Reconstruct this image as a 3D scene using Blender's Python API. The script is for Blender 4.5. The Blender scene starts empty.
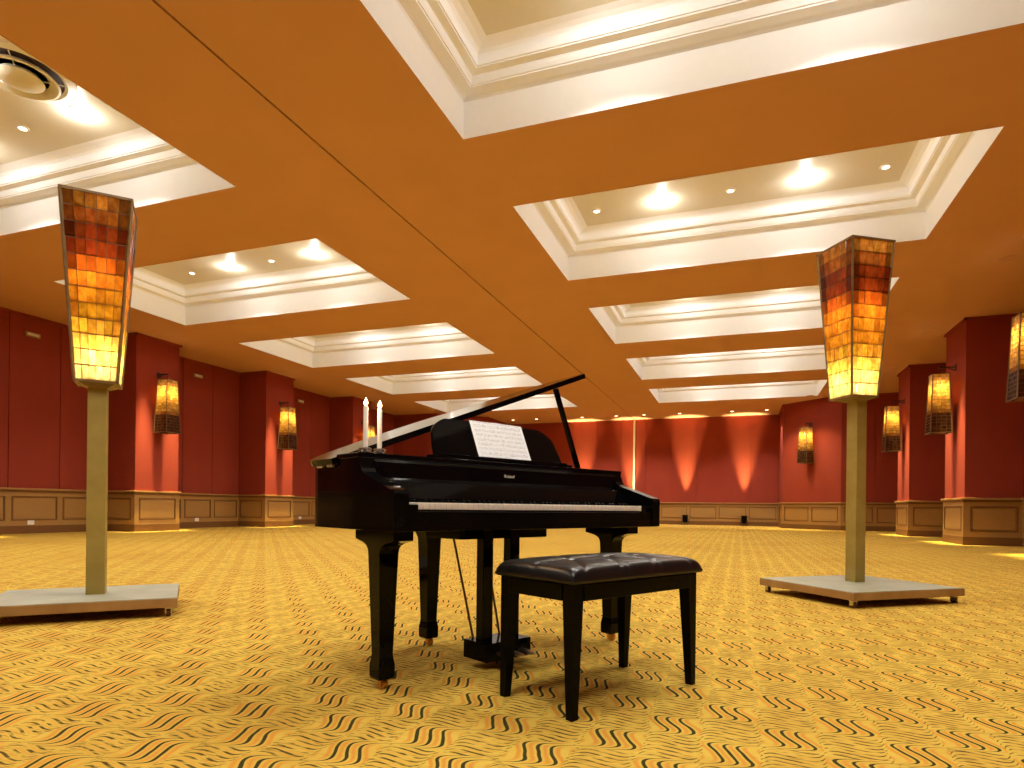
import bpy, bmesh, math, random
from mathutils import Vector, Matrix
random.seed(7)
S = bpy.context.scene
COL = S.collection
PI = math.pi
HC = 0.72          # camera height
ZC = 5.04          # main ceiling

# ------------------------------------------------------------------ materials
def lin(r, g, b):
    f = lambda c: (c / 255 / 12.92) if c / 255 <= .04045 else ((c / 255 + .055) / 1.055) ** 2.4
    return (f(r), f(g), f(b), 1)

class NT:
    """tiny helper to write shader maths"""
    def __init__(s, name):
        s.m = bpy.data.materials.new(name); s.m.use_nodes = True
        s.t = s.m.node_tree; s.t.nodes.clear()
        s.out = s.n('ShaderNodeOutputMaterial')
    def n(s, typ, **kw):
        x = s.t.nodes.new(typ)
        for k, v in kw.items(): setattr(x, k, v)
        return x
    def lk(s, a, b): s.t.links.new(a, b)
    def put(s, sock, v):
        if isinstance(v, bpy.types.NodeSocket): s.lk(v, sock)
        else: sock.default_value = v
    def ma(s, op, a, b=None, c=None):
        x = s.n('ShaderNodeMath', operation=op)
        for i, v in enumerate((a, b, c)):
            if v is not None: s.put(x.inputs[i], v)
        return x.outputs[0]
    def mix(s, f, a, b, bt='MIX'):
        x = s.n('ShaderNodeMix', data_type='RGBA', blend_type=bt)
        s.put(x.inputs[0], f); s.put(x.inputs[6], a); s.put(x.inputs[7], b)
        return x.outputs[2]
    def noise(s, vec, scale, detail=2, rough=.5):
        x = s.n('ShaderNodeTexNoise'); x.inputs['Scale'].default_value = scale
        x.inputs['Detail'].default_value = detail; x.inputs['Roughness'].default_value = rough
        if vec is not None: s.lk(vec, x.inputs['Vector'])
        return x.outputs[0]
    def ramp(s, f, a, b):
        x = s.n('ShaderNodeMapRange', interpolation_type='SMOOTHSTEP')
        s.put(x.inputs[0], f); s.put(x.inputs[1], a); s.put(x.inputs[2], b)
        return x.outputs[0]
    def obj(s): return s.n('ShaderNodeTexCoord').outputs['Object']
    def scaled(s, vec, sc):
        x = s.n('ShaderNodeMapping'); x.inputs['Scale'].default_value = sc; s.lk(vec, x.inputs['Vector'])
        return x.outputs[0]
    def bsdf(s, color, rough=.5, metal=0, spec=.5, coat=0, bump=None, bstr=.2, bdist=.01):
        p = s.n('ShaderNodeBsdfPrincipled')
        s.put(p.inputs['Base Color'], color); s.put(p.inputs['Roughness'], rough)
        p.inputs['Metallic'].default_value = metal; p.inputs['Specular IOR Level'].default_value = spec
        p.inputs['Coat Weight'].default_value = coat; p.inputs['Coat Roughness'].default_value = .03
        if bump is not None:
            b = s.n('ShaderNodeBump'); b.inputs['Strength'].default_value = bstr; b.inputs['Distance'].default_value = bdist
            s.lk(bump, b.inputs['Height']); s.lk(b.outputs[0], p.inputs['Normal'])
        s.lk(p.outputs[0], s.out.inputs[0]); return p

def plain(name, col, rough=.5, metal=0, spec=.5, var=.08, nscale=12, coat=0):
    t = NT(name); v = t.noise(t.obj(), nscale, 3)
    d = tuple(c * (1 - var) for c in col[:3]) + (1,); l = tuple(min(1, c * (1 + var)) for c in col[:3]) + (1,)
    t.bsdf(t.mix(v, d, l), rough, metal, spec, coat); return t.m

def emit(name, col, st):
    t = NT(name); e = t.n('ShaderNodeEmission'); e.inputs[0].default_value = col; e.inputs[1].default_value = st
    t.lk(e.outputs[0], t.out.inputs[0]); return t.m

M = {}
M['ceiling'] = plain('ceiling_paint', (.60, .335, .23, 1), .75, spec=.2, var=.05, nscale=1.2)
M['coffer'] = plain('coffer_plaster', (.90, .92, .95, 1), .6, spec=.25, var=.02)
M['tray'] = plain('coffer_top_plaster', (.70, .66, .53, 1), .4, spec=.4, var=.03)
M['groove'] = plain('dark_track', (.05, .02, .012, 1), .7)
M['black'] = plain('black_lacquer', (.0025, .0025, .003, 1), .06, spec=.09, var=.1)
M['satin_black'] = plain('satin_black', (.003, .003, .003, 1), .28, spec=.06)
M['ivory'] = plain('white_key_plastic', (.93, .91, .85, 1), .3, var=.01)
M['brass'] = plain('brass', (.55, .30, .10, 1), .3, 1)
M['silver'] = plain('silver', (.62, .58, .52, 1), .28, 1)
M['rod'] = plain('rod_brown', (.16, .06, .03, 1), .4)
M['wheel'] = plain('caster_wheel', (.12, .05, .03, 1), .35)
M['white_plastic'] = plain('white_plastic', (.8, .76, .68, 1), .4, var=.02)
M['white_post'] = plain('white_post', (.55, .48, .39, 1), .5, var=.02)
M['iron'] = plain('dark_iron', (.06, .035, .018, 1), .5, .6)
M['lead'] = plain('solder_lead', (.16, .09, .035, 1), .45, .5)
M['flame'] = emit('candle_flame', (1, .62, .25, 1), 22)
M['lens'] = emit('lamp_lens', (1, .86, .62, 1), 14)
M['lens_small'] = emit('lamp_lens_small', (1, .86, .62, 1), 9)
M['lens_back'] = emit('lamp_lens_back', (1, .68, .38, 1), 6)
M['lens_up'] = emit('uplight_lens', (1, .8, .5, 1), 2)

def m_leather():
    t = NT('black_leather'); o = t.obj(); v = t.noise(o, 160, 3)
    t.bsdf((.008, .0085, .0095, 1), .30, spec=.36, bump=v, bstr=.12, bdist=.002); return t.m
M['leather'] = m_leather()

def m_wax():
    t = NT('white_wax'); p = t.bsdf((.96, .95, .93, 1), .45); p.inputs['Subsurface Weight'].default_value = .25
    p.inputs['Subsurface Radius'].default_value = (.02, .012, .008); return t.m
M['wax'] = m_wax()
def m_glass():
    t = NT('clear_glass'); p = t.bsdf((.95, .95, .92, 1), .05); p.inputs['Transmission Weight'].default_value = .9; return t.m
M['glass'] = m_glass()

def m_red():
    t = NT('red_wall_fabric'); o = t.obj(); v = t.noise(t.scaled(o, (1, 1, .25)), 2.2, 3); w = t.noise(o, 60, 2)
    c = t.mix(v, (.262, .039, .022, 1), (.318, .051, .027, 1)); c = t.mix(t.ma('MULTIPLY', w, .15), c, (.14, .014, .008, 1))
    t.bsdf(c, .8, spec=.15); return t.m
M['red'] = m_red()

def m_wood(name, a, b):
    t = NT(name); o = t.obj()
    v = t.noise(t.scaled(o, (2.5, 2.5, 14)), 3, 4, .6); w = t.noise(o, 1.1, 2)
    c = t.mix(v, a, b); c = t.mix(t.ma('MULTIPLY', w, .4), c, a)
    t.bsdf(c, .42, spec=.35); return t.m
M['wood'] = m_wood('wainscot_oak', (.31, .165, .046, 1), (.41, .235, .072, 1))
M['wood_dark'] = m_wood('wainscot_bead', (.14, .06, .016, 1), (.20, .09, .026, 1))

def m_patina(name, a, b, rough, metal):
    t = NT(name); o = t.obj()
    v = t.ramp(t.noise(o, 5, 5, .65), .35, .7); w = t.noise(o, 40, 3)
    c = t.mix(v, a, b); c = t.mix(t.ma('MULTIPLY', w, .25), c, (.1, .06, .02, 1))
    t.bsdf(c, rough, metal, bump=w, bstr=.1, bdist=.003); return t.m
M['pole'] = m_patina('aged_brass_pole', (.34, .26, .058, 1), (.42, .33, .09, 1), .45, .2)
M['bar'] = m_patina('shade_frame_brass', (.20, .12, .04, 1), (.30, .20, .07, 1), .45, .3)
M['edge'] = m_patina('lamp_base_edge', (.34, .19, .06, 1), (.44, .27, .10, 1), .5, .1)
M['slab'] = m_patina('lamp_base_slab', (.33, .34, .245, 1), (.40, .415, .31, 1), .5, 0)

def m_tile():
    t = NT('stained_glass_tile'); o = t.obj()
    at = t.n('ShaderNodeAttribute', attribute_name='tile'); col = at.outputs['Color']
    v = t.noise(t.scaled(o, (1, 1, .6)), 26, 4, .65)
    c = t.mix(t.ramp(v, .3, .75), t.mix(1.0, col, (.55, .42, .32, 1), 'MULTIPLY'), col)
    tr = t.n('ShaderNodeBsdfTranslucent'); t.lk(c, tr.inputs[0])
    p = t.n('ShaderNodeBsdfPrincipled'); t.lk(c, p.inputs['Base Color']); p.inputs['Roughness'].default_value = .22
    b = t.n('ShaderNodeBump'); b.inputs['Strength'].default_value = .3; b.inputs['Distance'].default_value = .006
    t.lk(v, b.inputs['Height']); t.lk(b.outputs[0], p.inputs['Normal'])
    mx = t.n('ShaderNodeMixShader'); mx.inputs[0].default_value = .22
    t.lk(tr.outputs[0], mx.inputs[1]); t.lk(p.outputs[0], mx.inputs[2]); t.lk(mx.outputs[0], t.out.inputs[0]); return t.m
M['tile'] = m_tile()

def m_sheet():
    t = NT('printed_music_paper'); o = t.obj(); sx = t.n('ShaderNodeSeparateXYZ'); t.lk(o, sx.inputs[0])
    x, y = sx.outputs[0], sx.outputs[1]
    st = t.ma('FRACT', t.ma('MULTIPLY', t.ma('ADD', y, .5), 1 / .0245))          # one stave per 24 mm
    ln = t.ma('FRACT', t.ma('MULTIPLY', st, 8.0))
    line = t.ma('MULTIPLY', t.ma('LESS_THAN', ln, .22), t.ma('LESS_THAN', st, .63))
    nt = t.ma('MULTIPLY', t.ma('GREATER_THAN', t.noise(t.scaled(o, (1.2, 1, 1)), 150, 1), .60), t.ma('LESS_THAN', st, .7))
    ed = t.ma('LESS_THAN', t.ma('ABSOLUTE', x), .152)
    ink = t.ma('MULTIPLY', t.ma('MAXIMUM', t.ma('MULTIPLY', line, .4), t.ma('MULTIPLY', nt, .55)), ed)
    t.bsdf(t.mix(ink, (.88, .94, 1, 1), (.16, .17, .20, 1)), .6, spec=.2); return t.m
M['sheet'] = m_sheet()

def m_carpet():
    t = NT('carpet_wave_pattern'); o = t.obj(); sx = t.n('ShaderNodeSeparateXYZ'); t.lk(o, sx.inputs[0])
    wob = t.ma('ADD', t.ma('MULTIPLY', t.ma('SUBTRACT', t.noise(o, 9, 1), .5), .022), t.ma('MULTIPLY', t.ma('SUBTRACT', t.noise(o, 1.6, 1), .5), .10))
    wob2 = t.ma('MULTIPLY', t.ma('SUBTRACT', t.noise(t.scaled(o, (1, 1, 1)), 7.3, 1), .5), .02)
    u0 = t.ma('ADD', t.ma('DIVIDE', t.ma('ADD', t.ma('ADD', sx.outputs[0], 1.066), wob), .175), .5)
    v0 = t.ma('ADD', t.ma('DIVIDE', t.ma('SUBTRACT', t.ma('ADD', sx.outputs[1], wob2), 1.955), .197), .5)
    iu, iv = t.ma('FLOOR', u0), t.ma('FLOOR', v0)
    fu, fv = t.ma('SUBTRACT', t.ma('FRACT', u0), .5), t.ma('SUBTRACT', t.ma('FRACT', v0), .5)
    par = t.ma('MULTIPLY', t.ma('FRACT', t.ma('MULTIPLY', t.ma('ADD', t.ma('ADD', iu, iv), 2000), .5)), 2.0)
    A = t.ma('LESS_THAN', par, .5)
    def sel(a, b):
        return t.ma('ADD', t.ma('MULTIPLY', A, a), t.ma('MULTIPLY', t.ma('SUBTRACT', 1.0, A), b))
    tt = sel(fv, fu); ww = sel(fu, fv)
    t2 = t.ma('MULTIPLY', tt, tt)
    cub = t.ma('MULTIPLY', tt, t.ma('ADD', -.50, t.ma('MULTIPLY', t.ma('MULTIPLY', t2, t2), 15.0)))
    sh = t.ma('MULTIPLY', cub, sel(1.15, .55))
    ph = t.ma('MULTIPLY', t.ma('SUBTRACT', ww, sh), sel(4.0, 7.0))
    ph = t.ma('ADD', ph, sel(.0, .5))
    d = t.ma('ABSOLUTE', t.ma('SUBTRACT', t.ma('FRACT', t.ma('ADD', ph, .5)), .5))
    hw = t.ma('MAXIMUM', t.ma('SUBTRACT', sel(.155, .185), t.ma('MULTIPLY', t2, sel(.30, .20))), .035)
    edge = t.ma('ABSOLUTE', t.ma('SUBTRACT', ww, sh))
    line = t.ma('SUBTRACT', 1.0, t.ramp(d, t.ma('MULTIPLY', hw, .7), t.ma('ADD', hw, .03)))
    line = t.ma('MULTIPLY', t.ma('MULTIPLY', line, sel(.97, .92)), t.ma('SUBTRACT', 1.0, t.ma('MULTIPLY', A, t.ramp(edge, .33, .385))))
    brk = t.ramp(t.noise(t.scaled(o, (9, 34, 1)), 1.6, 2), .36, .56)
    line = t.ma('MULTIPLY', line, sel(1.0, brk))
    org = t.ma('MULTIPLY', t.ramp(d, .2, .48), t.ma('SUBTRACT', 1.0, t.ramp(t2, .05, .24)))
    org = t.ma('MULTIPLY', org, sel(.75, .28))
    big = t.ramp(t.noise(o, .55, 3), .42, .72)
    base = t.mix(t.noise(o, 26, 3), (.60, .42, .058, 1), (.72, .51, .098, 1))
    base = t.mix(t.ma('MULTIPLY', big, .35), base, (.46, .255, .035, 1))
    mid = t.ramp(t.noise(t.scaled(o, (.7, 1.6, 1)), 2.6, 4, .6), .45, .75)
    base = t.mix(t.ma('MULTIPLY', mid, .38), base, (.40, .20, .028, 1))
    c = t.mix(org, base, (.62, .22, .025, 1))
    stk = t.ma('MULTIPLY', t.ramp(t.noise(t.scaled(o, (7, 70, 1)), 1.5, 3, .6), .56, .68), sel(.16, .78))
    c = t.mix(stk, c, (.16, .085, .018, 1))
    c = t.mix(line, c, sel_col(t, A, (.018, .022, .008, 1), (.050, .030, .008, 1)))
    yarn = t.noise(o, 420, 2)
    c = t.mix(t.ma('MULTIPLY', t.ramp(yarn, .45, .8), .22), c, (.24, .12, .02, 1))
    t.bsdf(c, .95, spec=.08, bump=yarn, bstr=.25, bdist=.004); return t.m
def sel_col(t, A, a, b): return t.mix(A, b, a)
M['carpet'] = m_carpet()

# ------------------------------------------------------------------ mesh helper
class MB:
    def __init__(s): s.b = bmesh.new(); s.xf = Matrix()
    def _v(s, co): return s.b.verts.new(s.xf @ Vector(co))
    def face(s, pts): return s.b.faces.new([s._v(p) for p in pts])
    def box(s, lo, hi, bevel=0, taper=None):
        x0, y0, z0 = lo; x1, y1, z1 = hi
        v = [s._v(p) for p in ((x0, y0, z0), (x1, y0, z0), (x1, y1, z0), (x0, y1, z0), (x0, y0, z1), (x1, y0, z1), (x1, y1, z1), (x0, y1, z1))]
        fs = [s.b.faces.new([v[i] for i in q]) for q in ((3, 2, 1, 0), (4, 5, 6, 7), (0, 1, 5, 4), (1, 2, 6, 5), (2, 3, 7, 6), (3, 0, 4, 7))]
        if bevel:
            es = list({e for f in fs for e in f.edges})
            bmesh.ops.bevel(s.b, geom=es, offset=bevel, segments=2, affect='EDGES', profile=.5)
        return s
    def cbox(s, c, size, bevel=0): return s.box([c[i] - size[i] / 2 for i in range(3)], [c[i] + size[i] / 2 for i in range(3)], bevel)
    def loft(s, rings, cap=True):
        """rings: lists of points with equal counts"""
        vs = [[s._v(p) for p in r] for r in rings]; n = len(vs[0])
        for a, b in zip(vs, vs[1:]):
            for i in range(n): s.b.faces.new([a[i], a[(i + 1) % n], b[(i + 1) % n], b[i]])
        if cap: s.b.faces.new(list(reversed(vs[0]))); s.b.faces.new(vs[-1])
        return s
    def sqloft(s, secs, cx=0, cy=0):
        """square sections (z, halfx, halfy)"""
        return s.loft([[(cx - a, cy - b, z), (cx + a, cy - b, z), (cx + a, cy + b, z), (cx - a, cy + b, z)] for z, a, b in secs])
    def lathe(s, prof, c=(0, 0, 0), n=24, cap=True):
        return s.loft([[(c[0] + r * math.cos(2 * PI * i / n), c[1] + r * math.sin(2 * PI * i / n), c[2] + z) for i in range(n)] for r, z in prof], cap)
    def tube(s, a, b, r, n=10, r2=None):
        a, b = Vector(a), Vector(b); d = (b - a).normalized(); k = d.orthogonal().normalized(); q = d.cross(k)
        r2 = r if r2 is None else r2
        ring = lambda o, rr: [o + rr * (math.cos(2 * PI * i / n) * k + math.sin(2 * PI * i / n) * q) for i in range(n)]
        return s.loft([ring(a, r), ring(b, r2)])
    def bar(s, a, b, w, h=None):
        """square bar between two points"""
        a, b = Vector(a), Vector(b); d = (b - a).normalized(); k = d.cross(Vector((0, 0, 1)))
        if k.length < 1e-4: k = Vector((1, 0, 0))
        k.normalize(); q = d.cross(k); h = h or w
        ring = lambda o: [o - k * w / 2 - q * h / 2, o + k * w / 2 - q * h / 2, o + k * w / 2 + q * h / 2, o - k * w / 2 + q * h / 2]
        return s.loft([ring(a), ring(b)])
    def prism(s, pts, z0, z1): return s.loft([[(x, y, z0) for x, y in pts], [(x, y, z1) for x, y in pts]])
    def extr(s, pts, x0, x1):
        """profile in (y,z) pushed along x"""
        return s.loft([[(x0, y, z) for y, z in pts], [(x1, y, z) for y, z in pts]])
    def build(s, name, mat, parent=None, smooth=False, recalc=True):
        if recalc: bmesh.ops.recalc_face_normals(s.b, faces=s.b.faces[:])
        me = bpy.data.meshes.new(name); s.b.to_mesh(me); s.b.free()
        if smooth:
            for p in me.polygons: p.use_smooth = True
        o = bpy.data.objects.new(name, me); COL.objects.link(o)
        for m in (mat if isinstance(mat, (list, tuple)) else [mat]): me.materials.append(m)
        if parent is not None: o.parent = parent
        if smooth:
            try: me.set_sharp_from_angle(angle=math.radians(38))
            except Exception: pass
        return o

def empty(name, loc=(0, 0, 0), rz=0, label=None, cat=None, group=None):
    o = bpy.data.objects.new(name, None); COL.objects.link(o); o.location = loc; o.rotation_euler = (0, 0, rz)
    o.empty_display_size = .1
    return tag(o, label, cat, group)
def tag(o, label=None, cat=None, group=None, kind=None):
    if label: o['label'] = label
    if cat: o['category'] = cat
    if group: o['group'] = group
    if kind: o['kind'] = kind
    return o
def kids(o): return [c for c in COL.objects if c.parent == o]
def copy_tree(o, parent=None):
    c = o.copy(); COL.objects.link(c); c.parent = parent
    if parent is not None: c.matrix_parent_inverse = o.matrix_parent_inverse.copy()
    for ch in kids(o): copy_tree(ch, c)
    return c
def light(name, kind, loc, energy, color=(1, .95, .86), **kw):
    l = bpy.data.lights.new(name, kind); l.energy = energy; l.color = color
    for k, v in kw.items(): setattr(l, k, v)
    o = bpy.data.objects.new(name, l); COL.objects.link(o); o.location = loc; return o

# ------------------------------------------------------------------ camera
def camera():
    f, cy, yaw, roll = 625.37, 507.5, .3472, -.0109
    c, s = math.cos, math.sin
    fwd = Vector((0, 1, 0)); rt = Vector((1, 0, 0)); up = Vector((0, 0, 1))
    rt, up = c(roll) * rt - s(roll) * up, c(roll) * up + s(roll) * rt
    R = Matrix.Rotation(yaw, 3, 'Z'); rt, up, fwd = R @ rt, R @ up, R @ fwd
    cam = bpy.data.cameras.new('camera'); o = bpy.data.objects.new('camera', cam); COL.objects.link(o)
    m = Matrix((rt, up, -fwd)).transposed().to_4x4(); m.translation = (0, 0, HC); o.matrix_world = m
    cam.sensor_width = 36; cam.lens = f / 1024 * 36; cam.shift_y = (cy - 384) / 1024; cam.clip_start = .05
    S.camera = o
camera()

# ------------------------------------------------------------------ room plan
XL, XR, YB, YF = -15.44, 5.80, 30.55, -5.0
SEAM = -4.77
CX = [(-3.085, 2.75), (-12.62, -6.47)]          # right row, left row of ceiling coffers
CY = [(-1.20 + 4.811 * i, 1.89 + 4.811 * i) for i in range(6)]
PILY = [(7.56 + 4.811 * k - .71, 7.56 + 4.811 * k + .71) for k in (-2, -1, 0, 1, 2, 3)]
PILYL = [(-2.5, -1.2), (2.2, 3.5), (6.92, 8.22), (11.63, 12.93), (16.26, 17.57), (21.08, 22.40)]
PXL, PXR = -14.36, 4.72

def floor():
    m = MB(); m.box((XL - .3, YF - .3, -.12), (XR + .3, YB + .3, 0)); tag(m.build('floor', M['carpet']), 'wave patterned gold carpet', kind='structure')
floor()

def ceiling():
    m = MB(); z0, z1 = ZC, ZC + .06
    bx = lambda x0, x1, y0, y1: m.box((x0, y0, z0), (x1, y1, z1))
    xs = [(XL - .3, CX[1][0]), (CX[1][1], SEAM - .014), (SEAM + .014, CX[0][0]), (CX[0][1], XR + .3)]
    for a, b in xs: bx(a, b, YF - .3, YB + .3)
    for a, b in CX:
        ys = [YF - .3] + [v for p in CY for v in p] + [YB + .3]
        for k in range(0, len(ys), 2): bx(a, b, ys[k], ys[k + 1])
    c = tag(m.build('ceiling', M['ceiling']), 'orange ceiling with two rows of lit coffers', kind='structure')
    g = MB(); g.box((SEAM - .04, YF - .3, ZC + .025), (SEAM + .04, YB + .3, ZC + .07)); g.build('seam_track', M['groove'], c)
    prof = [(.003, -.002), (.004, .43), (.02, .455), (.05, .465), (.165, .468), (.165, .488), (.178, .488), (.19, .53), (.198, .575), (.215, .578), (.285, .582), (.285, .60), (.30, .60),
            (.30, .68), (.31, .71), (.34, .735), (.40, .752), (.48, .76)]
    for (a, b) in CX:
        for (p, q) in CY:
            w = MB(); rings = [[(a + d, p + d, ZC + h), (b - d, p + d, ZC + h), (b - d, q - d, ZC + h), (a + d, q - d, ZC + h)] for d, h in prof]
            w.loft(rings, cap=False)
            o = w.build('coffer', M['coffer'], c, recalc=False)
            # upper plate
            w = MB(); w.box((a + .3, p + .3, ZC + .76), (b - .3, q - .3, ZC + .80)); w.build('coffer_top', M['tray'], o)
    return c
CEIL = ceiling()

def local_xf(p, n):
    """frame: x along wall (n turned), y into the room, z up"""
    n = Vector((n[0], n[1], 0)).normalized(); t = Vector((n.y, -n.x, 0))
    mt = Matrix((t, n, Vector((0, 0, 1)))).transposed().to_4x4(); mt.translation = (p[0], p[1], 0); return mt

class Wall:
    def __init__(s): s.r, s.w, s.d = MB(), MB(), MB()
    def seg(s, p, q, n, npan, nred=None, back=.10, corn=True):
        p, q = Vector(p), Vector(q); t = Vector((n[1], -n[0]))
        if (q - p).dot(t) < 0: p, q = q, p
        L = (q - p).length; nred = nred or npan
        for m in (s.r, s.w, s.d): m.xf = local_xf(p, n)
        i = .004
        s.r.box((i, -back, 0), (L - i, -.022, ZC))
        for k in range(nred):
            a, b = L * k / nred, L * (k + 1) / nred
            s.r.box((a + (.009 if k else i), -.03, 1.02), (b - (.009 if k < nred - 1 else i), 0, ZC))
        if corn: s.r.box((-.045, 0, ZC - .05), (L + .045, .045, ZC))
        w, d = s.w, s.d
        w.box((0, -.02, 0), (L, .012, 1.0))                  # field
        d.box((-.03, 0, 0), (L + .03, .034, .18))            # skirting
        w.box((-.025, 0, .18), (L + .025, .030, .20))
        w.box((-.02, 0, .20), (L + .02, .028, .30)); w.box((-.02, 0, .86), (L + .02, .028, .955))
        w.box((-.05, 0, 1.0), (L + .05, .075, 1.045), .008); d.box((-.035, 0, .955), (L + .035, .05, 1.0))
        for k in range(npan + 1):
            c = L * k / npan; a, b = max(c - .065, -.02), min(c + .065, L + .02)
            if k == 0: b = .10
            if k == npan: a = L - .10
            w.box((a, 0, .30), (b, .0275, .86))
        for k in range(npan):
            a = L * k / npan + (.10 if k == 0 else .065); b = L * (k + 1) / npan - (.10 if k == npan - 1 else .065)
            for lo, hi in (((a, .30), (b, .325)), ((a, .835), (b, .86)), ((a, .325), (a + .025, .835)), ((b - .025, .325), (b, .835))):
                d.box((lo[0], 0, lo[1]), (hi[0], .036, hi[1]))
            w.box((a + .045, .005, .345), (b - .045, .022, .815), .006)
    def build(s, name, label, parent=None):
        o = tag(s.r.build(name, M['red'], parent), label, kind='structure')
        s.w.build('wainscot', M['wood'], o); s.d.build('wainscot_bead', M['wood_dark'], o); return o

YL = 26.05
def walls():
    for nm, x, px, n, lab, pil in (('wall_left', XL, PXL, (1, 0), 'left', PILYL), ('wall_right', XR, PXR, (-1, 0), 'right', PILY)):
        w = Wall(); ys = [YF] + [v for p in pil for v in p] + [YL]
        for k in range(0, len(ys), 2): w.seg((x, ys[k]), (x, ys[k + 1]), n, max(1, round((ys[k + 1] - ys[k]) / 1.13)))
        w.build(nm, 'red fabric wall with oak wainscot along the %s side' % lab)
        for y0, y1 in pil:
            w = Wall(); w.seg((px, y0), (px, y1), n, 1, back=.2)
            w.seg((x, y0), (px, y0), (0, -1), 1, back=.2); w.seg((x, y1), (px, y1), (0, 1), 1, back=.2)
            tag(w.build('pillar', 'red wall pillar with oak panelled foot on the %s side' % lab), kind='structure')
    w = Wall()
    w.seg((-11.34, YB), (1.70, YB), (0, -1), 10, 11)
    w.seg((-11.34, 27.75), (-11.34, YB), (1, 0), 2); w.seg((1.70, 27.75), (1.70, YB), (-1, 0), 2)
    r = .7071
    w.seg((-13.23, YL), (-11.34, 27.75), Vector((1.70, -1.89)).normalized()[:], 2); w.seg((1.70, 27.75), (3.59, YL), Vector((-1.70, -1.89)).normalized()[:], 2, 1)
    w.seg((XL, YL), (-13.23, YL), (0, -1), 2); w.seg((3.59, YL), (XR, YL), (0, -1), 2)
    w.build('wall_back', 'red panelled back wall with angled corners')
    w = Wall(); w.seg((XL, YF), (XR, YF), (0, 1), 18); w.build('wall_front', 'red wall behind the viewer')
    m = MB(); m.box((SEAM - .045, YB - .07, 1.05), (SEAM + .045, YB + .0, ZC)); tag(m.build('trim_1', M['white_post']), 'white vertical post on the back wall', kind='structure')
walls()

# ------------------------------------------------------------------ coffer lamps
ROWN = ['behind the viewer', 'nearest', 'second', 'third', 'fourth', 'fifth']
E_GLOW, E_BEAM = 21, 150
ROWP = [1.25, 1.2, 1.0, .85, .78, .75]
def downlight(big):
    o = empty('ceiling_downlight')
    R = .085 if big else .05
    m = MB(); m.lathe([(R + .03, 0), (R + .03, -.008), (R + .018, -.014), (R, -.012), (R, 0)], n=24); m.build('trim_ring', M['white_plastic'], o, True)
    m = MB(); m.lathe([(R, -.008), (R * .7, -.014), (R * .3, -.017), (.004, -.018)], n=20); m.build('lens', M['lens' if big else 'lens_small'], o, True)
    return o
def diffuser():
    o = empty('air_diffuser')
    m = MB(); m.lathe([(.56, 0), (.56, -.012), (.47, -.03), (.44, -.012), (.44, .0)], n=48); m.build('outer_flange', M['tray'], o, True)
    m = MB(); m.lathe([(.435, -.008), (.435, -.004), (.05, -.004)], n=40); m.build('duct_throat', M['groove'], o)
    m = MB(); m.lathe([(.36, -.03), (.40, -.075), (.375, -.085), (.29, -.035), (.285, -.03)], n=48); m.build('diffuser_cone', M['tray'], o, True)
    m = MB(); m.lathe([(.20, -.03), (.245, -.085), (.20, -.105), (.10, -.112), (.004, -.113)], n=40); m.build('diffuser_plate', M['tray'], o, True)
    for k in range(4):
        a = PI / 4 + k * PI / 2; m = MB(); m.tube((.19 * math.cos(a), .19 * math.sin(a), -.045), (.45 * math.cos(a), .45 * math.sin(a), -.03), .006); m.build('spoke', M['tray'], o)
    return o
def coffers():
    zt = ZC + .76; pb = ps = pd = None
    for s, (a, b) in enumerate(CX):
        side = ('right-hand', 'left-hand')[s]; cx = (a + b) / 2 + (0, .355)[s]
        for i, (p, q) in enumerate(CY):
            cy = (p + q) / 2
            shown = i in (1, 2)
            for dy in (-.6, .6):
                for j, dx in enumerate((-2.16, -1.08, 0, 1.08, 2.16)):
                    big = j in (1, 3); x, y = cx + dx, cy + (dy if dy < 0 else .55)
                    if big: 
                        light('coffer_lamp', 'POINT', (x, y, zt - .08), E_GLOW, shadow_soft_size=.035)
                        light('coffer_beam', 'SPOT', (x, y, zt - .07), E_BEAM * ROWP[i], spot_size=math.radians(120), spot_blend=.3, shadow_soft_size=.05)
                    if not (shown and dy > 0): continue
                    if big:
                        o = pb = downlight(True) if pb is None else copy_tree(pb)
                    else:
                        o = ps = downlight(False) if ps is None else copy_tree(ps)
                    o.location = (x, y, zt)
                    word = ['leftmost small', 'left large', 'middle small', 'right large', 'rightmost small'][j]
                    tag(o, '%s round downlight in the %s coffer of the %s row' % (word, ROWN[i], side), 'downlight', 'downlights in the ceiling coffers')
            if i == 1 and s == 1:
                for dx, w in ((1.5, 'right'), ):
                    o = pd = diffuser() if pd is None else copy_tree(pd)
                    o.location = (cx - .355 + dx, cy - .2, zt)
                    tag(o, 'cream round air diffuser in the top left coffer above the downlights', 'air vent')
coffers()

def back_downlights():
    xs = [-10.47, -9.26, -7.0, -5.38, -4.1, -2.52, -.3, 1.11]; p = None
    nm = ['first', 'second', 'third', 'fourth', 'fifth', 'sixth', 'seventh', 'eighth']
    for k, x in enumerate(xs):
        if p is None:
            o = p = empty('ceiling_spotlight')
            m = MB(); m.lathe([(.10, 0), (.10, -.012), (.075, -.018), (.07, 0)], n=20); m.build('trim_ring', M['white_plastic'], o, True)
            m = MB(); m.lathe([(.07, -.01), (.05, -.03), (.003, -.035)], n=16); m.build('lens', M['lens_back'], o, True)
        else: o = copy_tree(p)
        o.location = (x, 28.95, ZC)
        tag(o, 'small ceiling spotlight by the back wall, %s from the left of its row' % nm[k], 'downlight', 'spotlights in front of the back wall')
        light('back_spot', 'SPOT', (x, 28.95, ZC - .06), 300, spot_size=math.radians(95), spot_blend=.7, shadow_soft_size=.04)
back_downlights()

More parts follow.
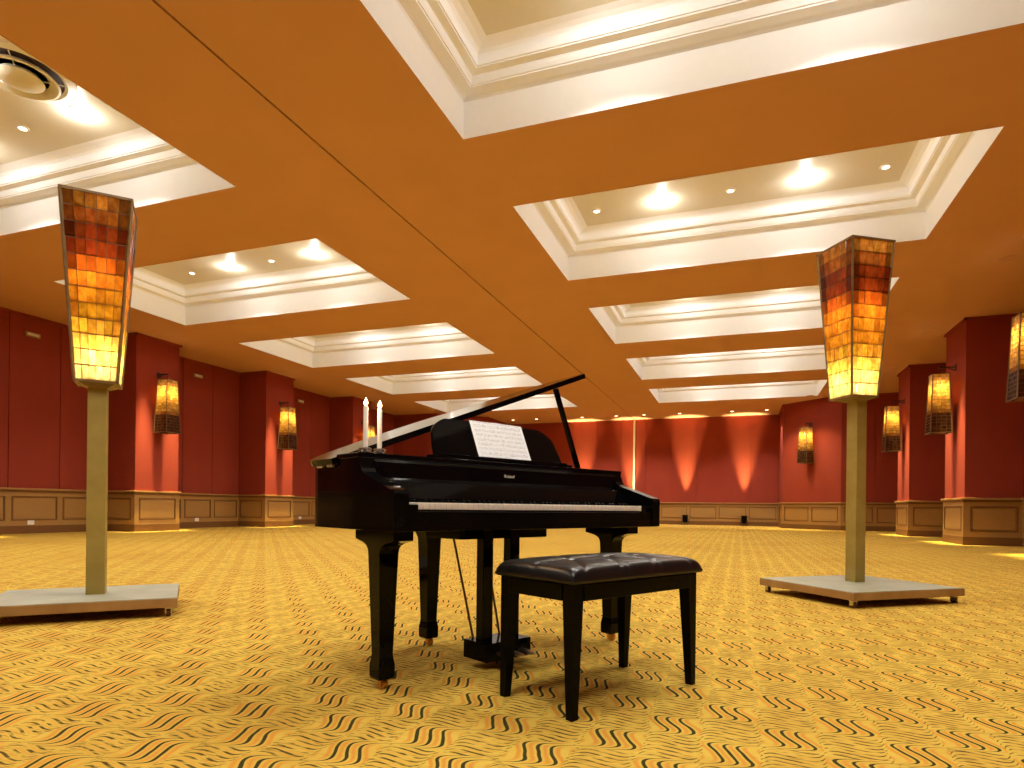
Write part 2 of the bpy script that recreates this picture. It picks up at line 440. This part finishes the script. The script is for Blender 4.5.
def accents():
    """recessed wall-washing spots: one in front of every pillar, two before the angled corner, one by the seam"""
    p = None; acc = []
    for k, wd in ((0, None), (1, 'nearest'), (2, 'second'), (3, 'third')):
        for f in (-.47, .47):
            y = 7.56 + 4.811 * k + f; w = ('nearer', 'farther')[f > 0]
            acc.append((PXL + .46, sum(PILYL[k + 2]) / 2 + f * .92, (1, 0), wd and '%s of two recessed accent lights in the ceiling before the %s left pillar' % (w, wd), 19, E_ACC))
            acc.append((PXR - .46, y, (-1, 0), wd and '%s of two recessed accent lights in the ceiling before the %s right pillar' % (w, wd), 19, E_ACC))
    for f in (.25, .72):
        c = Vector((1.70, 27.75)).lerp(Vector((3.59, YL)), f) + nv * .85
        acc.append((c.x, c.y, (nv.x * -1, nv.y * -1), 'recessed accent light before the angled red corner, %s one' % ('left' if f < .5 else 'right'), 70, E_ACC * .15))
    for x, y, n, lab, cone, e in acc:
        l = light('accent_beam', 'SPOT', (x, y, ZC - .03), e, (1, .86, .42), spot_size=math.radians(cone), spot_blend=1.0, shadow_soft_size=.13)
        t = Vector((n[0] * -.12, n[1] * -.12, -1)) if abs(n[0]) == 1 else Vector((n[0] * .10, n[1] * .10, -1))
        l.rotation_euler = t.to_track_quat('-Z', 'Y').to_euler()
        if not lab: continue
        if p is None:
            o = p = empty('ceiling_accent_light')
            m = MB(); m.lathe([(.13, 0), (.13, -.008), (.10, -.012), (.095, -.004)], n=32, cap=False); m.build('trim_ring', M['ceiling'], o, True)
            m = MB(); m.lathe([(.096, -.003), (.05, -.005), (.003, -.006)], n=28); m.build('lens', M['ceiling'], o, True)
        else: o = copy_tree(p)
        o.location = (x, y, ZC); tag(o, lab, 'downlight', 'recessed accent lights')
nv = Vector((-1.70, -1.89)).normalized()
E_ACC = 4500
accents()

# uplights against the back wall
def uplights():
    p = None
    for x, lab in ((-7.25, 'black floor uplight at the foot of the back wall hidden behind the piano, left one'), (-4.90, 'black floor uplight below the white wall post'), (-2.33, 'black floor uplight by the back wall, nearer the piano'), (.25, 'black floor uplight by the back wall, farther right of the piano')):
        if p is None:
            o = p = empty('floor_uplight')
            m = MB(); m.box((-.14, -.11, 0), (.14, .11, .025), .006); m.build('base_plate', M['satin_black'], o)
            m = MB(); m.box((-.155, -.02, .02), (-.14, .02, .30)); m.build('yoke_arm', M['satin_black'], o); m = MB(); m.box((.14, -.02, .02), (.155, .02, .30)); m.build('yoke_arm', M['satin_black'], o)
            m = MB(); m.lathe([(.07, .10), (.115, .13), (.125, .22), (.125, .40), (.135, .405), (.135, .46), (.115, .46), (.11, .42)], n=24); m.build('lamp_can', M['satin_black'], o, True)
            m = MB(); m.lathe([(.11, .425), (.05, .43), (.004, .432)], n=20); m.build('lens', M['lens_up'], o)
        else: o = copy_tree(p)
        o.location = (x, YB - .34, 0); tag(o, lab, 'uplight', 'floor uplights along the back wall')
        l = light('uplight_beam', 'SPOT', (x, YB - .34, .47), 4700, (1, .86, .36), spot_size=math.radians(28), spot_blend=1.0, shadow_soft_size=.04)
        l.rotation_euler = (PI + math.radians(-3), 0, 0)
uplights()

# ------------------------------------------------------------------ glass shades
def tiles(parent, w0, w1, z0, z1, rows, cols, colour, gap=.004, off=.004):
    """four stained-glass panels of a square frustum, half width w0 at z0 -> w1 at z1"""
    for k in range(4):
        m = MB(); m.xf = Matrix.Rotation(k * PI / 2, 4, 'Z')
        ly = m.b.loops.layers.float_color.new('tile')
        P = lambda u, v, o: (u * (w0 + (w1 - w0) * v), -(w0 + (w1 - w0) * v) - o, z0 + (z1 - z0) * v)
        H = z1 - z0
        for r in range(rows):
            for c in range(cols):
                jit = [random.uniform(-.12, .12) for _ in range(2)]
                v0, v1 = r / rows + gap / H / 2, (r + 1) / rows - gap / H / 2
                u0, u1 = -1 + 2 * c / cols + gap / w1 / 3, -1 + 2 * (c + 1) / cols - gap / w1 / 3
                col = colour(r / (rows - 1), c, k)
                o1 = off + random.uniform(0, .004)
                q = [P(u0, v0, o1), P(u1, v0, o1), P(u1, v1, o1 + random.uniform(0, .003)), P(u0, v1, o1)]
                f = m.face(q)
                for lp in f.loops: lp[ly] = col + (1.0,)
        m.build('glass_panel', M['tile'], parent, recalc=False)
        # solder grid behind the glass
        m = MB(); m.xf = Matrix.Rotation(k * PI / 2, 4, 'Z')
        for r in range(1, rows): m.bar(P(-1, r / rows, .003), P(1, r / rows, .003), .004, gap + .003)
        for c in range(1, cols): m.bar(P(-1 + 2 * c / cols, 0, .003), P(-1 + 2 * c / cols, 1, .003), gap * .7, .004)
        m.build('solder_grid', M['lead'], parent)

def lamp_colour(v, c, k):
    stops = [(0, (.95, .80, .34)), (.10, (.95, .78, .24)), (.22, (.92, .58, .07)), (.36, (.86, .42, .03)), (.52, (.78, .28, .02)), (.62, (.62, .15, .014)), (.70, (.34, .055, .010)), (.82, (.34, .06, .012)), (.9, (.62, .20, .03)), (1, (.90, .42, .06))]
    for (a, ca), (b, cb) in zip(stops, stops[1:]):
        if v <= b:
            f = (v - a) / (b - a); col = [x + (y - x) * f for x, y in zip(ca, cb)]; break
    j = random.uniform(.62, 1.15) * (.5 if v > .55 and c in (0, 5) else 1); j2 = random.uniform(.85, 1.15)
    return (min(1, col[0] * j), min(1, col[1] * j * j2), col[2] * j)
def sconce_colour(v, c, k):
    if v < .33: col = (.16, .065, .03)
    elif v < .4: col = (.55, .24, .05)
    elif v < .9: col = (.85, .50, .10)
    else: col = (.50, .25, .06)
    j = random.uniform(.55, 1.1)
    return tuple(min(1, x * j) for x in col)

def frame(parent, w0, w1, z0, z1, t, mat):
    for k in range(4):
        a = (k + .5) * PI / 2; s = 1.41421
        m = MB(); m.bar((w0 * s * math.cos(a), w0 * s * math.sin(a), z0), (w1 * s * math.cos(a), w1 * s * math.sin(a), z1), t); m.build('corner_bar', mat, parent)
    for w, z, nm in ((w0, z0, 'bottom_rim'), (w1, z1, 'top_rim')):
        m = MB()
        for k in range(4):
            m.xf = Matrix.Rotation(k * PI / 2, 4, 'Z'); m.bar((-w - t / 2, -w, z), (w + t / 2, -w, z), t)
        m.build(nm, mat, parent)

def floor_lamp(loc, deg, ztop_pole, h, label, slab, w0, w1, off):
    o = empty('floor_lamp', loc, math.radians(deg), label, 'floor lamp', 'tall stained glass floor lamps')
    x0, x1, y0, y1 = slab
    b = MB(); b.box((x0, y0, .06), (x1, y1, .118), .003); b.build('base_slab', M['edge'], o)
    b = MB(); b.box((x0 + .003, y0 + .003, .117), (x1 - .003, y1 - .003, .123), .001); b.build('base_top', M['slab'], o)
    for sx in (-1, 1):
        for sy in (-1, 1):
            x, y = (x0 + .05, x1 - .05)[sx > 0], (y0 + .05, y1 - .05)[sy > 0]
            c = MB(); c.box((x - .02, y - .02, .05), (x + .02, y + .02, .062)); c.box((x - .02, y - .016, .02), (x - .013, y + .016, .055)); c.box((x + .013, y - .016, .02), (x + .02, y + .016, .055))
            c = c.build('caster', M['silver'], o)
            w = MB(); w.tube((x - .012, y, .025), (x + .012, y, .025), .025, 16); w.build('wheel', M['wheel'], c)
    p = MB(); p.box((-.053, -.053, .12), (.053, .053, ztop_pole - .01), .003); p.build('pole', M['pole'], o)
    p = MB(); p.sqloft([(ztop_pole - .03, .06, .06), (ztop_pole - .012, w0 - .015, w0 - .015), (ztop_pole, w0 - .005, w0 - .005)], *off); p.build('shade_carrier', M['bar'], o)
    sh = bpy.data.objects.new('lamp_shade', None); COL.objects.link(sh); sh.parent = o; sh.location = (off[0], off[1], 0); sh.rotation_euler = (0, 0, math.radians(-5 if off[0] else 0))
    z0, z1 = ztop_pole, ztop_pole + h
    tiles(sh, w0, w1, z0, z1, 12, 6, lamp_colour)
    frame(sh, w0 + .004, w1 + .004, z0, z1, .016, M['bar'])
    bl = MB(); bl.lathe([(.012, 0), (.02, .03), (.034, .08), (.03, .11), (.004, .125)], (off[0], off[1], ztop_pole), 16); bl.build('bulb', M['lens_small'], o, True)
    l = light('lamp_glow', 'POINT', (off[0], off[1], ztop_pole + .16), 7, (1, .80, .42), shadow_soft_size=.04); l.parent = o
    l = light('lamp_glow', 'POINT', (off[0], off[1], ztop_pole + .72), 5, (1, .78, .42), shadow_soft_size=.04); l.parent = o
    return o
floor_lamp((-3.98, 2.95, 0), 47, 1.505, 1.175, 'tall floor lamp standing at the left, its flat glass side facing us', (-.55, .48, -.40, .40), .112, .187, (0, 0))
floor_lamp((.94, 6.00, 0), 38, 1.68, 1.275, 'tall floor lamp standing at the right, its glass edge facing us', (-.62, .505, -.57, .436), .122, .198, (-.03, .01))

def sconce(loc, rz, label):
    """local +y points out of the wall"""
    o = empty('wall_sconce', loc, rz, label, 'wall lamp', 'hanging glass wall lamps')
    m = MB(); m.box((-.05, -.328, 1.44), (.05, -.305, 1.60), .006); m.build('wall_plate', M['iron'], o)
    m = MB(); m.bar((0, -.31, 1.53), (0, .01, 1.53), .028); m.bar((0, 0, 1.53), (0, 0, 1.365), .014); m.bar((0, -.31, 1.45), (0, -.15, 1.53), .016); m.build('bracket_arm', M['iron'], o)
    m = MB(); m.bar((-.16, 0, 1.365), (.16, 0, 1.365), .016); m.bar((0, -.16, 1.365), (0, .16, 1.365), .016); m.build('hanger_cross', M['iron'], o)
    sh = bpy.data.objects.new('lamp_shade', None); COL.objects.link(sh); sh.parent = o
    tiles(sh, .205, .155, 0, 1.365, 18, 4, sconce_colour, .007)
    frame(sh, .215, .163, 0, 1.365, .018, M['lead'])
    m = MB(); m.lathe([(.02, 1.36), (.022, 1.27), (.045, 1.2), (.05, 1.12), (.03, 1.06), (.004, 1.045)], n=16); m.build('bulb', M['lens_small'], o, True)
    l = light('sconce_glow', 'POINT', (0, 0, 1.02), 15, (1, .74, .34), shadow_soft_size=.05); l.parent = o
    return o
ZS = 2.57
for k, wd in ((1, 'the nearest pillar'), (2, 'the second pillar'), (3, 'the farthest pillar, behind the candles')):
    yc = sum(PILYL[k + 2]) / 2
    sconce((PXL + .325, yc, ZS), -PI / 2, 'glowing wall lamp hanging on %s of the left wall' % wd)
for k, wd in ((1, 'cut off by the right edge of the photo'), (2, 'on the nearest fully seen pillar of the right wall'), (3, 'on the far pillar of the right wall, beside the floor lamp pole')):
    yc = 7.56 + 4.811 * k
    sconce((PXR - .325, yc, ZS), PI / 2, 'glowing wall lamp %s' % wd)
nv = Vector((-1.70, -1.89)).normalized()
pc = Vector((2.645, 26.90)) + nv * .325
sconce((pc.x, pc.y, ZS), math.atan2(nv.y, nv.x) - PI / 2, 'glowing wall lamp on the angled red corner left of the right floor lamp pole')

# ------------------------------------------------------------------ small wall things
def wall_bits():
    p = q = None
    for k, wd in enumerate(('leftmost', 'middle', 'rightmost')):
        y = 9.83 + 4.72 * k
        if p is None:
            o = p = empty('emergency_light', rz=-PI / 2)
            m = MB(); m.box((-.17, 0, -.055), (.17, .05, .055), .012); m.build('housing', M['edge'], o)
            m = MB(); m.box((-.13, .05, -.035), (.13, .062, .03), .006); m.build('lens', M['white_plastic'], o)
        else: o = copy_tree(p)
        o.location = (XL + .002, y, 4.60); tag(o, 'small cream emergency light high on the left wall, %s of three' % wd, 'emergency light', 'emergency lights on the left wall')
        if q is None:
            o = q = empty('wall_socket', rz=-PI / 2)
            m = MB(); m.box((-.075, 0, -.05), (.075, .012, .05), .004); m.build('faceplate', M['white_plastic'], o)
            for sx in (-.035, .035):
                m = MB(); m.xf = Matrix.Translation((sx, .0125, 0)) @ Matrix.Rotation(-PI / 2, 4, 'X'); m.lathe([(.024, 0), (.024, .003), (.018, -.002), (.003, -.002)], n=16); m.build('outlet', M['white_plastic'], o)
        else: o = copy_tree(q)
        o.location = (XL + .03, y + (.0, .0, .02)[k], .25); tag(o, 'white double socket low on the left wainscot, %s of three' % wd, 'socket', 'sockets on the left wainscot')
wall_bits()

# ------------------------------------------------------------------ piano
PO, PE = Vector((-.9865, 2.781)), Vector((.46909, .88315)); PANG = math.atan2(PE.y, PE.x)
def catmull(pts, sub=6, closed=False):
    out = []; n = len(pts)
    for i in range(n if closed else n - 1):
        g = lambda k: Vector(pts[k % n] if closed else pts[min(max(k, 0), n - 1)])
        p0, p1, p2, p3 = g(i - 1), g(i), g(i + 1), g(i + 2)
        for k in range(sub):
            t = k / sub
            out.append(.5 * ((2 * p1) + (p2 - p0) * t + (2 * p0 - 5 * p1 + 4 * p2 - p3) * t * t + (3 * p1 - p0 - 3 * p2 + p3) * t ** 3))
    if not closed: out.append(Vector(pts[-1]))
    return out
BENT = [(.81, .24), (.80, .29), (.76, .34), (.64, .39), (.46, .43), (.28, .49), (.10, .535), (-.08, .585), (-.26, .59), (-.44, .57), (-.60, .535), (-.715, .505), (-.785, .45), (-.808, .385), (-.81, .25)]
def outline(front, grow=0):
    c = catmull(BENT); pts = [Vector((.81, front))] + c + [Vector((-.81, front))]
    if grow:
        n = len(pts); res = []
        for i, p in enumerate(pts):
            a, b = pts[i - 1], pts[(i + 1) % n]
            if i in (0, n - 1): res.append(Vector((p.x + (grow if p.x > 0 else -grow), p.y))); continue
            t = (b - a).normalized(); res.append(p + Vector((t.y, -t.x)) * grow)
        pts = res
    return pts

def piano():
    o = empty('grand_piano', (PO.x, PO.y, 0), PANG, 'black lacquered baby grand piano with its lid raised, bench in front', 'piano')
    B = M['black']
    m = MB(); pts = outline(.20); inner = outline(.24, -.035)
    # rim with pocket
    R = lambda P, z: [(p.x, p.y, z) for p in P]
    m.loft([R(pts, .628), R(pts, .888), R(inner, .888), R(inner, .85)]); m.build('case_rim', B, o, True)
    m = MB(); m.box((-.805, -.236, .627), (.805, .20, .66), .003); m.build('key_bed', B, o)
    prof = [(-.243, .629), (-.243, .766), (-.236, .776), (-.215, .781), (-.03, .842), (-.008, .853), (.004, .868), (.012, .888), (.02, .906), (.20, .906), (.20, .628)]
    for a, b in ((-.811, -.748), (.748, .811)):
        m = MB(); m.extr(prof, a, b); m.build('cheek', B, o)
        m = MB(); c = -.7205 if a < 0 else .7205; m.box((c - .0275, -.222, .66), (c + .0275, -.06, .727), .003); m.build('key_block', B, o)
    m = MB(); m.box((-.747, -.236, .655), (.747, -.224, .702), .004); m.build('key_slip', B, o)
    m = MB(); m.extr([(-.066, .70), (-.066, .752), (-.030, .816), (-.018, .824), (.0, .824), (.0, .70)], -.747, .747); m.build('fallboard', B, o)
    m = MB(); m.extr([(-.006, .826), (.004, .834), (.006, .895), (.014, .906), (.04, .906), (.04, .80), (.001, .80)], -.747, .747); m.build('front_board', B, o)
    m = MB(); m.box((-.814, .016, .906), (.814, .203, .930), .005); m.build('top_board', B, o)
    # brand lettering on the front board
    cu = bpy.data.curves.new('lettering', 'FONT'); cu.body = 'Roland'; cu.size = .0205; cu.extrude = .0006; cu.align_x = 'CENTER'
    tc = bpy.data.objects.new('lettering_curve', cu); COL.objects.link(tc); bpy.context.view_layer.update()
    me = bpy.data.meshes.new_from_object(tc.evaluated_get(bpy.context.evaluated_depsgraph_get())); bpy.data.objects.remove(tc)
    t = bpy.data.objects.new('lettering', me); COL.objects.link(t); t.parent = o; t.location = (-.040, .0035, .858); t.rotation_euler = (PI / 2, 0, 0); me.materials.clear(); me.materials.append(M['white_plastic']); t.scale = (1.1, 1, 1)
    # keys
    W = 1.384 / 52
    for k in range(52):
        x = -.692 + W * k; m = MB(); m.box((x + .0006, -.213, .708), (x + W - .0006, -.068, .735), .002); m.build('white_key', M['ivory'], o)
    for k in range(51):
        if (k % 7) in (0, 2, 3, 5, 6):     # starts on A
            x = -.692 + W * (k + 1); m = MB(); m.extr([(-.160, .733), (-.155, .745), (-.148, .747), (-.068, .747), (-.068, .733)], x - .006, x + .006); m.build('black_key', M['satin_black'], o)
    # lid, hinged on the bass side
    th = math.radians(20.6); L = bpy.data.objects.new('lid_hinge_frame', None)
    m = MB(); xf = Matrix.Translation((-.815, 0, .889)) @ Matrix.Rotation(-th, 4, 'Y') @ Matrix.Translation((.815, 0, 0)); m.xf = xf
    P = outline(.207, .016); m.loft([[(p.x, p.y, z) for p in P] for z in (0, .027)]); lid = m.build('lid', B, o, True)
    for y in (.235, .33):
        m = MB(); m.tube((-.822, y - .025, .884), (-.822, y + .025, .884), .006, 10); m.build('hinge', M['silver'], lid)
    m = MB(); m.bar((.722, .225, .86), (.492, .225, 1.376), .024, .020); m.build('prop_stick', B, o)
    # music desk, leaning back
    lean = math.radians(24); d = MB(); d.xf = Matrix.Translation((0, .085, .944)) @ Matrix.Rotation(-lean, 4, 'X')
    H = .21
    half = catmull([(.405, 0), (.402, .05), (.392, .10), (.385, .135), (.36, .165), (.33, .185), (.30, .198), (.26, .200), (0, .203)], 4)
    out = [(p.x, p.y) for p in half]; out = out + [(-x, z) for x, z in reversed(out[:-1])]
    d.loft([[(x, 0, z) for x, z in out], [(x, .014, z) for x, z in out]]); d.build('music_desk', B, o, True)
    d = MB(); d.box((-.44, .045, .930), (.44, .105, .946), .004); d.box((-.40, .045, .944), (.40, .053, .952), .002); d.build('desk_ledge', B, o)
    # legs
    for cx, cy in ((-.709, 0), (.709, 0), (-.127, .525)):
        flare = [(.555, .043, .043), (.58, .050, .050), (.605, .062, .062), (.612, .066, .066), (.630, .066, .066)] if cy else [(.535, .043, .043), (.550, .0432, .047), (.565, .0434, .060), (.575, .0436, .085), (.582, .044, .118), (.588, .044, .146), (.630, .044, .146)]
        m = MB(); m.sqloft([(.135, .030, .030)] + flare, cx, cy)
        m.sqloft([(.040, .032, .032), (.050, .036, .036), (.095, .036, .036), (.125, .031, .031), (.14, .030, .030)], cx, cy); lg = m.build('leg', B, o)
        m = MB(); m.tube((cx, cy, .022), (cx, cy, .045), .008); m.box((cx - .015, cy - .018, .016), (cx - .011, cy + .008, .040)); m.box((cx + .011, cy - .018, .016), (cx + .015, cy + .008, .040)); m.build('caster', M['brass'], lg)
        m = MB(); m.tube((cx - .010, cy - .010, .021), (cx + .010, cy - .010, .021), .021, 18); m.build('caster_wheel', M['brass'], lg)
    m = MB(); m.box((-.29, .05, .573), (.26, .33, .629), .004); m.build('amplifier_box', B, o)
    # pedal lyre
    ly = MB(); ly.box((-.235, -.075, .035), (.035, .09, .118), .004); ly = ly.build('pedal_lyre', B, o)
    for x in (-.182, -.020):
        m = MB(); m.box((x - .029, -.02, .115), (x + .029, .03, .632), .003); m.build('lyre_post', B, ly)
    for x in (-.165, -.10, -.035):
        m = MB(); m.loft([[(x - .014, y - 0, z), (x + .014, y, z), (x + .014, y, z + .012), (x - .014, y, z + .012)] for y, z in ((-.07, .066), (-.11, .064), (-.155, .060))])
        m.lathe([(.004, 0), (.016, .002), (.018, .010), (.004, .014)], (x, -.155, .059), 16); m.build('pedal', M['silver'], ly, True)
    for x, x2 in ((-.185, -.20), (-.025, -.01)):
        m = MB(); m.tube((x, .08, .112), (x2, .225, .59), .0055); m.build('lyre_brace', M['rod'], ly)
    return o
piano()
def on_piano(a, b, z): p = PO + PE * a + Vector((-PE.y, PE.x)) * b; return (p.x, p.y, z)

def sheet_music():
    lean = math.radians(24); w, h = .168, .194
    m = MB(); nx = 8
    for i in range(nx):
        x0, x1 = -w + 2 * w * i / nx, -w + 2 * w * (i + 1) / nx
        zz = lambda x: .0012 + .0035 * math.exp(-((x) / .03) ** 2)
        m.loft([[(x0, -h / 2, 0), (x1, -h / 2, 0), (x1, h / 2, 0), (x0, h / 2, 0)], [(x0, -h / 2, zz(x0)), (x1, -h / 2, zz(x1)), (x1, h / 2, zz(x1)), (x0, h / 2, zz(x0))]])
    bmesh.ops.remove_doubles(m.b, verts=m.b.verts[:], dist=1e-5)
    o = m.build('sheet_music', M['sheet'])
    # local frame: x = along keys, y = up the desk, z = towards the player
    up = Matrix.Rotation(PI / 2 - lean, 4, 'X')
    base = Vector((.012, .085 - .002, .944)) + Matrix.Rotation(-lean, 3, 'X') @ Vector((0, 0, .012 + h / 2))
    o.matrix_world = Matrix.Translation((PO.x, PO.y, 0)) @ Matrix.Rotation(PANG, 4, 'Z') @ Matrix.Translation(base) @ up
    tag(o, 'white sheet of printed music standing on the black piano desk', 'sheet music')
sheet_music()

def candles():
    for a, wd, h in ((-.757, 'left', .180), (-.694, 'right', .176)):
        x, y, z = on_piano(a, .065, .930)
        hd = empty('candle_holder', (x, y, z), 0, 'small clear glass holder under the %s candle on the piano' % wd, 'candle holder', 'glass candle holders on the piano')
        m = MB(); m.lathe([(.026, 0), (.028, .004), (.022, .008), (.026, .016), (.025, .020), (.0118, .018), (.0108, .008), (.003, .007)], n=24); m.build('dish', M['glass'], hd, True)
        m = MB(); m.lathe([(.0195, .0185), (.020, .022), (.0122, .022), (.0122, .0185)], n=20); m.build('collar', M['silver'], hd, True)
        c = empty('taper_candle', (x, y, z + .008), 0, 'lit white taper candle, the %s one of two on the piano' % wd, 'candle', 'candles on the piano')
        m = MB(); m.lathe([(.0092, 0), (.0092, h - .004), (.0078, h), (.004, h - .002), (.002, h - .003)], n=20); m.build('wax_body', M['wax'], c, True)
        m = MB(); m.tube((0, 0, h - .004), (.001, 0, h + .006), .001, 6); m.build('wick', M['satin_black'], c)
        m = MB(); m.lathe([(.001, h + .001), (.0070, h + .007), (.0082, h + .013), (.0062, h + .021), (.0028, h + .027), (.0004, h + .034)], n=14); m.build('flame', M['flame'], c, True)
        light('candle_glow', 'POINT', (x, y, z + h + .05), 2.0, (1, .6, .25), shadow_soft_size=.006)
candles()

# ------------------------------------------------------------------ bench
def bench():
    ang = math.atan2(.871, .491); o = empty('piano_bench', (-.505, 2.462, 0), ang, 'black piano bench with tufted leather seat in front of the keys', 'bench')
    hx, hy = .366, .190
    for sx in (-1, 1):
        for sy in (-1, 1):
            m = MB(); cx, cy = sx * hx, sy * hy
            def sec(z, t): return [(cx - sx * t, cy - sy * t, z), (cx, cy - sy * t, z), (cx, cy, z), (cx - sx * t, cy, z)]
            m.loft([sec(.0, .029), (sec(.40, .050)), sec(.458, .050)]); m.build('leg', M['satin_black'], o)
    for s in (-1, 1):
        m = MB(); m.box((-hx + .05, s * (hy - .006) - .011, .402), (hx - .05, s * (hy - .006) + .005, .458), .002); m.build('apron', M['satin_black'], o)
        m = MB(); m.box((s * (hx - .006) - .011, -hy + .05, .402), (s * (hx - .006) + .005, hy - .05, .458), .002); m.build('apron', M['satin_black'], o)
    m = MB(); m.box((-hx, -hy, .455), (hx, hy, .462)); m.build('seat_board', M['satin_black'], o)
    # tufted cushion
    m = MB(); NX, NY = 72, 40; ax, ay = hx + .017, hy + .017
    bx = [-.667, -.333, 0, .333, .667]
    butt = [(-.60, 0), (-.20, 0), (.20, 0), (.60, 0)]
    butt = [(-.5, .0), (0, .0), (.5, .0)]
    def H(u, v):
        e = max(0, 1 - abs(u) ** 26) ** .5 * max(0, 1 - abs(v) ** 15) ** .5
        h = .048 + .022 * (1 - u * u * .6) * (1 - v * v * .7)
        dip = 0
        for a, b in butt:
            dx, dy = (u - a) * ax, (v - b) * ay; r = math.hypot(dx, dy); dip += .017 * math.exp(-(r / .022) ** 2)
            # pleats running from each button to the edges
            for sg in (-1, 1):
                for slope in (-.28, .28) if True else (0,):
                    if sg * dy > 0:
                        q = abs(dx - slope * abs(dy) * 2.2) / .009; dip += .010 * math.exp(-q * q) * min(1, abs(dy) / .03)
        q = abs(v * ay) / .009; dip += .008 * math.exp(-q * q)
        return max(0, h * e - dip * e)
    g = {}
    for i in range(NX + 1):
        for j in range(NY + 1):
            u, v = -1 + 2 * i / NX, -1 + 2 * j / NY
            # concentrate samples at the rim
            u = math.copysign(1 - (1 - abs(u)) ** 1.25, u); v = math.copysign(1 - (1 - abs(v)) ** 1.25, v)
            g[i, j] = m._v((u * ax, v * ay, .476 + H(u, v) * .86))
    for i in range(NX):
        for j in range(NY): m.b.faces.new([g[i, j], g[i + 1, j], g[i + 1, j + 1], g[i, j + 1]])
    rim = [g[i, 0] for i in range(NX + 1)] + [g[NX, j] for j in range(1, NY + 1)] + [g[i, NY] for i in range(NX - 1, -1, -1)] + [g[0, j] for j in range(NY - 1, 0, -1)]
    prev = rim
    for s, z in ((1.002, .470), (.996, .465), (.975, .461)):
        cur = [m.b.verts.new((p.co.x * s, p.co.y * (1 + (s - 1) * 1.6), z)) for p in rim]
        for k in range(len(rim)): m.b.faces.new([prev[k], prev[(k + 1) % len(rim)], cur[(k + 1) % len(rim)], cur[k]])
        prev = cur
    m.b.faces.new(prev)
    c = m.build('cushion', M['leather'], o, True)
    for a, b in butt:
        m = MB(); m.lathe([(.009, 0), (.008, .003), (.002, .005)], (a * ax, b * ay, .476 + H(a, b) * .86 - .001), 14); m.build('button', M['leather'], c, True)
bench()

# ------------------------------------------------------------------ world and colour
w = bpy.data.worlds.new('world'); S.world = w; w.use_nodes = True
w.node_tree.nodes['Background'].inputs[0].default_value = (0, 0, 0, 1)
S.view_settings.view_transform = 'Standard'; S.view_settings.look = 'None'; S.view_settings.gamma = 1
S.view_settings.use_curve_mapping = False; S.view_settings.exposure = 0.0
S.cycles.max_bounces = 10; S.cycles.diffuse_bounces = 6; S.cycles.use_denoising = True
S.cycles.sample_clamp_indirect = 6
